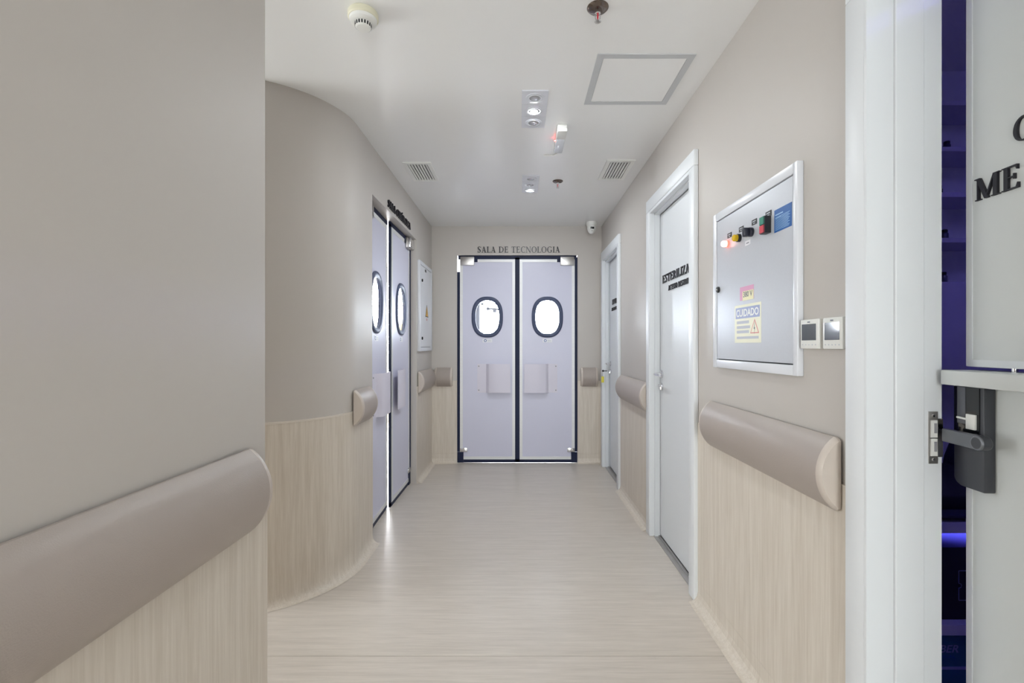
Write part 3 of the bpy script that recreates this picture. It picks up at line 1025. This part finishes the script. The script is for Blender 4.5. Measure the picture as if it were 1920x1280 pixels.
# 380 V sticker over a pink one
(xa, za), (xb, zb_) = pl(1387.5, 563), pl(1413, 532.5)
st = MB().box(xa, xb, Y0 - 0.0008, Y0, za - 0.002, zb_, 0).box(xa + 0.022, xb, Y0 - 0.0013, Y0 - 0.0008, za - 0.004, zb_ - 0.018, 1)
st = st.build('voltage_sticker', ['sticker_pink', 'sticker_yellow'], dr, smooth=False)
font_text(dr, 'voltage_print', '380 V', xa + 0.029, za + 0.008, 0.021, 'print_dark', Y0 - 0.0016, width=xb - xa - 0.036, bold=0.02)
(xa, za), (xb, zb_) = pl(1378, 642.5), pl(1427, 565)
W_, H_ = xb - xa, zb_ - za
st = MB().box(xa, xb, Y0 - 0.001, Y0, za, zb_, 0)
st.box(xa + 0.008, xb - 0.008, Y0 - 0.0014, Y0 - 0.001, za + H_ * 0.64, zb_ - H_ * 0.07, 1)
for i, (wd, zz) in enumerate(((0.48, 0.50), (0.52, 0.37), (0.48, 0.25))):
    st.box(xa + W_ * 0.09, xa + W_ * (0.09 + wd), Y0 - 0.0014, Y0 - 0.001, za + H_ * zz, za + H_ * (zz + 0.075), 2)
st.box(xa + W_ * 0.09, xb - W_ * 0.08, Y0 - 0.0014, Y0 - 0.001, za + H_ * 0.10, za + H_ * 0.165, 2)
st.build('caution_sticker', ['sticker_cream', 'sticker_band', 'print_grey'], dr, smooth=False)
font_text(dr, 'caution_print', 'CUIDADO', xa + 0.014, za + H_ * 0.685, H_ * 0.2, 'print_white', Y0 - 0.0018, width=W_ - 0.028, bold=0.03)
tri = [(xa + W_ * 0.62, za + H_ * 0.235), (xa + W_ * 0.94, za + H_ * 0.235), (xa + W_ * 0.78, za + H_ * 0.60)]
cxx = sum(p[0] for p in tri) / 3
czz = sum(p[1] for p in tri) / 3
tr_ = MB().prism(tri, 'y', Y0 - 0.0014, Y0 - 0.001, 0)
tr_.prism([(cxx + (p[0] - cxx) * 0.78, czz + (p[1] - czz) * 0.78) for p in tri], 'y', Y0 - 0.0017, Y0 - 0.0014, 1)
tr_.prism([(cxx - 0.002, czz - 0.02), (cxx + 0.004, czz + 0.004), (cxx, czz + 0.004), (cxx + 0.003, czz + 0.03), (cxx - 0.005, czz - 0.002), (cxx, czz - 0.002)],
          'y', Y0 - 0.002, Y0 - 0.0017, 2)
tr_.build('hazard_triangle', ['print_red', 'sticker_cream', 'print_dark'], dr, smooth=False)

# thermostats
for px0, px1, lb_, up_ in ((1501, 1535.5, 'white wall thermostat beside the control cabinet, with light reflections', 0),
                           (1543, 1580.5, 'white wall thermostat against the casing of the medicine room door', 1)):
    Ya, Yb = 755.0 / (px0 - VPX), 755.0 / (px1 - VPX)
    t = empty('thermostat', (XR, Ya, 1.2345), -90)
    tag(t, lb_, 'thermostat', 'wall thermostats')
    wd, ht = Ya - Yb, 0.087
    MB().box(0, wd, -0.016, 0, 0, ht).build('housing', 'white_plastic', t, bevel=0.003)
    MB().box(0.009, wd - 0.012, -0.0168, -0.016, 0.025, ht - 0.014).build('display', 'screen', t, smooth=False)
    bt = MB()
    for i in range(5):
        xx = 0.012 + i * (wd - 0.026) / 4
        bt.lathe([(0.0022, -0.016), (0.0018, -0.0166)], (xx, 0, 0.012), 'y', 12)
    bt.build('touch_keys', 'print_grey', t)
    MB().box(wd / 2 - 0.008, wd / 2 + 0.004, -0.0166, -0.016, ht - 0.010, ht - 0.0065).build('maker_mark', 'print_dark', t, smooth=False)

# ------------------------------------------------------------------ electrical cabinet on the left wall
ec = empty('electrical_cabinet', (XL, 4.275, 1.19), 90)
tag(ec, 'white flush electrical cabinet with yellow hazard triangle by the corner', 'cabinet')
EW, EH = 0.6, 0.835
fr = MB()
fr.box(0, .035, -0.022, 0, 0, EH).box(EW - .035, EW, -0.022, 0, 0, EH).box(.035, EW - .035, -0.022, 0, 0, .035).box(.035, EW - .035, -0.022, 0, EH - .035, EH)
fr.build('cabinet_frame', 'panel_frame', ec, bevel=0.002)
ed = MB().box(.039, EW - .039, -0.019, -0.001, .039, EH - .039).build('cabinet_door', 'panel_frame', ec, bevel=0.0015, smooth=False)
MB().box(.033, EW - .033, -0.008, -0.002, .033, EH - .033).build('door_gap', 'black', ec, smooth=False)
for zz in (0.12, 0.66):
    MB().lathe([(0.014, -0.019), (0.014, -0.026), (0.010, -0.029)], (0.10, 0, zz), 'y', 20).build('cabinet_lock', 'black', ed)
MB().box(.24, .3, -0.021, -0.019, EH - .075, EH - .05).build('engraved_label', 'black', ed, smooth=False)
tri = [(0.26, 0.33), (0.40, 0.33), (0.33, 0.45)]
tz = MB().prism(tri, 'y', -0.0205, -0.019, 0)
cxx, czz = 0.33, 0.37
tz.prism([(cxx + (p[0] - cxx) * 0.8, czz + (p[1] - czz) * 0.8) for p in tri], 'y', -0.0212, -0.0205, 1)
tz.prism([(0.325, 0.345), (0.336, 0.372), (0.329, 0.372), (0.336, 0.41), (0.32, 0.368), (0.328, 0.368)], 'y', -0.0218, -0.0212, 0)
tz.box(0.315, 0.345, -0.02, -0.019, 0.295, 0.318, 2)
tz.build('hazard_triangle', ['black', 'hazard', 'print_red'], ed, smooth=False)


# ------------------------------------------------------------------ ceiling fittings
def cy(x, y, hc=None):
    """pixel on the ceiling plane -> (X, Y)"""
    hc = (H - CAM_Z) if hc is None else hc
    Y = FPX * hc / (VPY - y)
    return (x - VPX) * Y / FPX, Y


def downlight(X0, X1, Y0_, Y1_, label, lit):
    d = empty('downlight', ((X0 + X1) / 2, (Y0_ + Y1_) / 2, H))
    tag(d, label, 'ceiling light', 'triple ceiling downlights')
    wx, wy = (X1 - X0) / 2, (Y1_ - Y0_) / 2
    for q in range(3):
        a = -wy + q * 2 * wy / 3
        b = a + 2 * wy / 3
        MB().box(-wx, wx, a + 0.0008, b - 0.0008, -0.006, 0.0).build('cover_plate', 'fitting', d, bevel=0.001, smooth=False)
        c = (a + b) / 2
        rg = MB().lathe([(0.046, -0.006), (0.046, -0.009), (0.041, -0.010), (0.040, -0.008), (0.036, -0.008), (0.036, -0.011), (0.030, -0.011), (0.028, -0.0065)],
                        (0, c, 0), 'z', 32, 0, True, False)
        rg.build('lamp_ring', 'fitting', d)
        bb = MB().lathe([(0.030, -0.007), (0.027, -0.0095), (0.018, -0.0105), (0.017, -0.0085)], (0, c, 0), 'z', 28, 0, True, False)
        bb.lathe([(0.017, -0.0085), (0.013, -0.0125), (0.002, -0.0135)], (0, c, 0), 'z', 28, 1, False, True)
        bb.build('lamp_bulb', ['bulb_glass', lit.get(q, 'bulb_glass')], d)
    return d


downlight(0.015, 0.147, 2.305, 2.70, 'white three-lamp ceiling downlight beside the access hatch', {1: 'lamp_fill'})  # middle bulb glows as added fill light
downlight(0.025, 0.152, 3.46, 3.845, 'white three-lamp ceiling downlight beside the sprinkler in front of end doors', {2: 'lamp_on'})

hx = empty('access_hatch', (0.552, 2.2315, H))
tag(hx, 'square white ceiling access hatch with grey border', 'hatch')
hw_, hl_ = 0.213, 0.2115
b_ = 0.03
fr = MB().box(-hw_, -hw_ + b_, -hl_, hl_, -0.004, 0).box(hw_ - b_, hw_, -hl_, hl_, -0.004, 0)
fr.box(-hw_ + b_, hw_ - b_, -hl_, -hl_ + b_, -0.004, 0).box(-hw_ + b_, hw_ - b_, hl_ - b_, hl_, -0.004, 0)
fr.build('hatch_frame', 'hatch_grey', hx, smooth=False)
MB().box(-hw_ + b_ + .001, hw_ - b_ - .001, -hl_ + b_ + .001, hl_ - b_ - .001, -0.003, 0).build('hatch_panel', 'ceiling_paint', hx, smooth=False)


def vent(X0, X1, Y0_, Y1_, label):
    v = empty('air_vent', ((X0 + X1) / 2, (Y0_ + Y1_) / 2, H))
    tag(v, label, 'vent', 'ceiling air vents')
    a, b = (X1 - X0) / 2, (Y1_ - Y0_) / 2
    f = 0.028
    fr_ = MB().box(-a, -a + f, -b, b, -0.008, 0).box(a - f, a, -b, b, -0.008, 0).box(-a + f, a - f, -b, -b + f * 1.2, -0.008, 0).box(-a + f, a - f, b - f * 1.2, b, -0.008, 0)
    fr_.build('vent_frame', 'white_plastic', v, bevel=0.001, smooth=False)
    MB().box(-a + f, a - f, -b + f, b - f, -0.0012, -0.0002).build('duct_backing', 'vent_dark', v, smooth=False)
    n = 7
    for i in range(n):
        x_ = -a + f + (i + 0.5) * (2 * a - 2 * f) / n
        s = MB().prism([(x_ - 0.0062, -0.0015), (x_ + 0.0062, -0.0015), (x_ + 0.0056, -0.008), (x_ - 0.0056, -0.008)], 'y', -b + f, b - f)
        s.build('slat', 'white_plastic', v, smooth=False)


vent(-0.80, -0.605, 3.21, 3.575, 'white slatted air vent in the ceiling on the surgery door side')
vent(0.596, 0.79, 3.173, 3.55, 'white slatted air vent in the ceiling on the white door side')

sd = empty('smoke_detector', (-0.589, 1.775, H))
tag(sd, 'round off-white smoke detector with black slots on the ceiling', 'smoke detector')
MB().lathe([(0.054, 0), (0.056, -0.004), (0.056, -0.02), (0.053, -0.024)], seg=40).build('base', 'aged_plastic', sd)
MB().lathe([(0.051, -0.024), (0.049, -0.034), (0.040, -0.04), (0.031, -0.041), (0.029, -0.054), (0.024, -0.058), (0.0, -0.059)], seg=40).build('sensor_head', 'white_plastic', sd)
for i in range(18):
    a = 2 * math.pi * i / 18
    s = MB().prism([(0.0275, -0.0430), (0.0312, -0.0418), (0.0300, -0.0535), (0.0275, -0.0535)], 'y', -0.0029, 0.0029)
    o = s.build('slot', 'black', sd, smooth=False)
    o.rotation_euler = (0, 0, a)


def sprinkler(X, Y, label):
    s = empty('sprinkler', (X, Y, H))
    tag(s, label, 'sprinkler', 'ceiling fire sprinklers')
    MB().lathe([(0.040, 0), (0.040, -0.002), (0.034, -0.008), (0.02, -0.012), (0.012, -0.013)], seg=36).build('escutcheon', 'dark_chrome', s)
    MB().lathe([(0.011, -0.012), (0.011, -0.022), (0.008, -0.024)], seg=8).build('body', 'chrome', s)
    fa = MB()
    for q in (-1, 1):
        fa.tube([(q * 0.007, 0, -0.022), (q * 0.010, 0, -0.032), (q * 0.008, 0, -0.043), (q * 0.003, 0, -0.05)], 0.0022, 8)
    fa.build('frame_arms', 'chrome', s)
    MB().lathe([(0.0028, -0.024), (0.0034, -0.036), (0.0022, -0.046)], seg=12).build('glass_bulb', 'red_plain', s)
    df = MB().lathe([(0.004, -0.049), (0.006, -0.052)], seg=12)
    for i in range(12):
        a = math.pi * 2 * i / 12
        c, q = math.cos(a), math.sin(a)
        df.add([(c * 0.003 - q * 0.0016, q * 0.003 + c * 0.0016, -0.051), (c * 0.003 + q * 0.0016, q * 0.003 - c * 0.0016, -0.051),
                (c * 0.0125 + q * 0.0022, q * 0.0125 - c * 0.0022, -0.053), (c * 0.0125 - q * 0.0022, q * 0.0125 + c * 0.0022, -0.053)], [(0, 1, 2, 3)])
    df.build('deflector', 'steel', s)


sprinkler(0.293, 1.745, 'chrome fire sprinkler on the ceiling before the access hatch')
sprinkler(0.297, 3.59, 'chrome fire sprinkler on the ceiling beside the far downlight')

el = empty('emergency_light', (0.2475, 2.82, H))
tag(el, 'slim white emergency light bar with red charge led on ceiling', 'emergency light')
MB().box(-0.027, 0.027, -0.155, 0.155, -0.02, 0).box(-0.027, 0.027, -0.155, -0.045, -0.04, -0.02).build('housing', 'white_plastic', el, bevel=0.003)
MB().box(-0.026, 0.026, -0.043, 0.154, -0.042, -0.02).build('diffuser', 'diffuser', el, bevel=0.006)
MB().lathe([(0.004, -0.026), (0.004, -0.031), (0.002, -0.033)], (0, 0.02, -0.018), 'x', 10).build('charge_led', 'red_led', el)
MB().tube([(0.0, 0.155, -0.006), (0.005, 0.23, -0.005), (-0.02, 0.27, -0.005), (-0.085, 0.275, -0.005)], 0.004, 8).build('cable', 'white_plastic', el)

sc = empty('security_camera', (0.742, 4.79, H))
tag(sc, 'small white dome security camera in the far ceiling corner', 'camera')
MB().lathe([(0.054, 0), (0.055, -0.012), (0.053, -0.03), (0.048, -0.04)], seg=36).build('mount_base', 'white_plastic', sc)
ball = MB().lathe([(0.0455 * math.cos(math.radians(a)), -0.058 + 0.062 * math.sin(math.radians(a))) for a in (28, 15, 0, -15, -30, -45, -60, -72, -82, -90)], seg=36)
ball.build('camera_ball', 'white_plastic', sc)
MB().box(-0.018, 0.018, -0.047, -0.030, -0.078, -0.056).lathe([(0.010, -0.047), (0.008, -0.049)], (0, 0, -0.067), 'y', 18).box(-0.010, 0.010, -0.036, -0.02, -0.098, -0.09) \
    .build('lens_window', 'black_gloss', sc, bevel=0.002)

# ------------------------------------------------------------------ technology room, seen through the ovals
ta = empty('ceiling_mount_arm', (-0.28, 7.0, H))
tag(ta, 'dark grey swivel arm hanging from the technology room ceiling', 'mount arm')
MB().lathe([(0.07, 0), (0.07, -0.02), (0.03, -0.05)], seg=24).build('ceiling_plate', 'vent_dark', ta)
MB().lathe([(0.018, -0.04), (0.018, -0.76)], seg=16).build('column', 'vent_dark', ta)
MB().tube([(0, 0, -0.72), (-0.06, -0.02, -0.722), (-0.12, -0.03, -0.716), (-0.17, -0.03, -0.714)], 0.013, 10).build('arm', 'vent_dark', ta)
MB().lathe([(0.028, -0.77), (0.028, -0.70)], (-0.08, -0.025, 0), 'z', 18).build('joint', 'vent_dark', ta)
MB().lathe([(0.026, -0.02), (0.026, 0.0)], (-0.18, -0.03, -0.714), 'y', 18).build('joint', 'vent_dark', ta)
tc_ = empty('supply_cabinet', (-0.83, 7.84, 0))
tag(tc_, 'tall dark grey supply cabinet inside the technology room', 'cabinet')
MB().box(-0.18, 0.19, -0.16, 0.14, 0.05, 1.95).build('body', 'vent_dark', tc_, bevel=0.004)
MB().box(-0.17, 0.18, -0.15, 0.13, 0.0, 0.05).build('plinth', 'vent_dark', tc_)
for x_ in (-0.175, 0.007):
    dd = MB().box(x_, x_ + 0.177, -0.178, -0.161, 0.06, 1.94).build('door', 'vent_dark', tc_, bevel=0.002)
    MB().tube([(0.003 + math.copysign(0.025, x_), -0.178, 1.0), (0.003 + math.copysign(0.025, x_), -0.2, 1.01),
               (0.003 + math.copysign(0.025, x_), -0.2, 1.11), (0.003 + math.copysign(0.025, x_), -0.178, 1.12)], 0.005, 8).build('handle', 'steel', dd)

# surgery room: cream cabinet below the window
yc = empty('instrument_cabinet', (-1.67, 7.38, 0))
tag(yc, 'tall cream instrument cabinet inside the surgery room', 'cabinet')
MB().box(-0.225, 0.225, -0.2, 0.2, 0.06, 1.58).build('body', 'cream_cabinet', yc, bevel=0.004)
MB().box(-0.21, 0.21, -0.18, 0.19, 0.0, 0.06).build('plinth', 'vent_dark', yc)
for s in (-1, 1):
    a, b = sorted((s * 0.004, s * 0.22))
    dd = MB().box(a, b, -0.218, -0.201, 0.07, 1.57).build('door', 'cream_cabinet', yc, bevel=0.002)
    MB().tube([(s * 0.03, -0.218, 0.75), (s * 0.03, -0.24, 0.76), (s * 0.03, -0.24, 0.88), (s * 0.03, -0.218, 0.89)], 0.005, 8).build('handle', 'steel', dd)

# lamp of the small room behind the far white door
rl = empty('ceiling_lamp', (1.8, 4.3, H))
tag(rl, 'square white ceiling lamp in the room behind the keyed door', 'ceiling light')
MB().box(-0.2, 0.2, -0.2, 0.2, -0.03, 0).build('housing', 'white_plastic', rl, bevel=0.003)
MB().box(-0.18, 0.18, -0.18, 0.18, -0.036, -0.03).build('diffuser', 'room_lamp', rl, smooth=False)

# ------------------------------------------------------------------ dim medicine room seen through the gap
SHZ = [2.272, 2.078, 1.887, 1.696]
su = empty('wall_shelves', (1.85, 2.15, 0))
tag(su, 'pale shelf rack on the back wall of the dim medicine room', 'shelf')
for zt in SHZ:
    MB().box(-0.45, 0.55, -0.18, 0.0, zt - 0.02, zt).build('shelf_board', 'shelf_violet', su, bevel=0.001, smooth=False)
MB().box(-0.45, 0.55, -0.17, 0.0, 1.08, 1.513).build('cupboard', 'shelf_violet', su, bevel=0.002)
for x_ in (-0.47, 0.55):
    MB().box(x_, x_ + 0.02, -0.18, 0.0, 1.08, 2.272).build('side_panel', 'shelf_violet', su, smooth=False)
JL = {(1.696, 0): 'small dark jar on the lowest open shelf, against the rack side', (1.696, 1): 'small dark jar on the lowest open shelf, towards its middle',
      (1.513, 0): 'small dark jar on the pale cupboard top, against the rack side', (1.513, 1): 'small dark jar on the pale cupboard top, towards its middle',
      (1.887, 0): 'lone small dark jar on the shelf second from top', (2.078, 0): 'lone small dark jar on the shelf below the top board'}
JL[(1.887, 0)] = 'lone small dark jar two shelves above the pale cupboard top'
for zt, xs in ((1.696, (1.806, 1.84)), (1.513, (1.80, 1.835)), (1.887, (1.815,)), (2.078, (1.85,))):
    for q_, x_ in enumerate(xs):
        jr = empty('medicine_jar', (x_, 2.03, zt))
        tag(jr, JL[(zt, q_)], 'jar', 'jars on the medicine room shelves')
        MB().lathe([(0.013, 0), (0.014, 0.004), (0.014, 0.03), (0.010, 0.036)], seg=18).build('glass', 'jar_glass', jr)
        MB().lathe([(0.0115, 0.036), (0.0115, 0.046), (0.009, 0.048)], seg=18).build('lid', 'black', jr)
rk = empty('equipment_rack', (1.5, 1.57, 0))
tag(rk, 'low open rack with violet lit shelves in the medicine room', 'rack')
for zt in (0.652, 0.31):
    MB().box(-0.3, 0.5, 0, 0.42, zt - 0.036, zt).build('shelf_board', 'shelf_violet', rk, bevel=0.001, smooth=False)
MB().box(-0.3, 0.5, 0, 0.42, 0.06, 0.09).build('shelf_board', 'shelf_violet', rk, smooth=False)
for x_ in (-0.32, 0.5):
    MB().box(x_, x_ + 0.02, 0, 0.42, 0, 0.652).build('side_panel', 'shelf_violet', rk, smooth=False)
MB().box(-0.3, 0.5, 0.41, 0.42, 0.06, 0.616).build('back_panel', 'shelf_violet', rk, smooth=False)
MB().box(-0.29, 0.49, 0.36, 0.38, 0.600, 0.614).build('led_strip', 'blue_led', rk, smooth=False)
bb = empty('black_carton', (1.5, 1.6, 0.31))
tag(bb, 'black carton with thin outlined emblem on the rack shelf', 'box')
MB().box(-0.17, 0.17, 0, 0.2, 0, 0.246).build('carton', 'dark_box', bb, bevel=0.002)
ol = MB()
OX = 0.042
for a_, b_2, c_, d_ in ((-0.044, 0.02, 0.166, 0.1675), (-0.044, 0.02, 0.0655, 0.067), (-0.044, -0.0425, 0.0655, 0.108), (-0.044, -0.0425, 0.124, 0.1675)):
    ol.box(a_ + OX, b_2 + OX, -0.0012, 0, c_, d_)
ol.tube([(OX + a_, -0.0008, b_2) for a_, b_2 in ((-0.0435, 0.108), (-0.036, 0.110), (-0.034, 0.116), (-0.036, 0.122), (-0.0435, 0.124))], 0.0008, 6)
ol.build('outline_print', 'outline_print', bb, smooth=False)
tb = empty('teal_carton', (1.5, 1.6, 0.09))
tag(tb, 'teal carton with pale lettering on the bottom rack shelf', 'box')
MB().box(-0.2, 0.2, 0, 0.3, 0, 0.178).build('carton', 'teal_box', tb, bevel=0.002)
font_text(tb, 'brand_print', 'BER', -0.068, 0.108, 0.026, 'outline_print', -0.001, width=0.066, shear=0.25, bold=0.02)
font_text(tb, 'brand_print', 'DICAL', -0.068, 0.09, 0.010, 'sticker_blue', -0.001, width=0.055, bold=0.01)
MB().box(-0.2, 0.2, -0.001, 0, 0.05, 0.06).build('pale_stripe', 'outline_print', tb, smooth=False)
pr_ = empty('label_printer', (1.48, 1.63, 0.652))
tag(pr_, 'dark desktop device on top of the low rack', 'printer')
MB().prism([(0.0, 0.0), (0.26, 0.0), (0.26, 0.13), (0.12, 0.15), (0.0, 0.07)], 'x', -0.16, 0.14).build('body', 'dark_box', pr_, bevel=0.008)
MB().box(-0.14, 0.12, -0.06, 0.0, 0.012, 0.024).build('tray', 'navy_fabric', pr_, bevel=0.003)
MB().lathe([(0.004, 0.0), (0.003, -0.004)], (-0.07, 0.0, 0.05), 'y', 10).build('status_led', 'hazard', pr_)
bg = empty('fabric_bag', (1.83, 1.82, 0.652))
tag(bg, 'slouching navy fabric bag behind the desktop device', 'bag')
lp = []
for q, (kx_, ky__, zz) in enumerate(((0.15, 0.10, 0), (0.17, 0.11, 0.06), (0.16, 0.10, 0.16), (0.13, 0.07, 0.27), (0.10, 0.03, 0.34))):
    lp.append([(kx_ * math.cos(2 * math.pi * i / 20) * (1 + 0.05 * math.sin(5 * i + q)), ky__ * math.sin(2 * math.pi * i / 20), zz) for i in range(20)])
MB().loft(lp).build('bag_body', 'navy_fabric', bg)
MB().tube([(-0.06, 0, 0.33), (-0.05, 0, 0.42), (0.05, 0, 0.42), (0.06, 0, 0.33)], 0.008, 8).build('bag_handle', 'navy_fabric', bg)
ul = empty('violet_lamp', (1.75, 0.6, H))
tag(ul, 'violet tube lamp on the medicine room ceiling', 'lamp')
MB().box(-0.05, 0.05, -0.45, 0.45, -0.03, 0).build('housing', 'white_plastic', ul, bevel=0.003)
MB().lathe([(0.014, -0.42), (0.014, 0.42)], (0, 0, -0.05), 'y', 14).build('tube', 'violet_tube', ul)
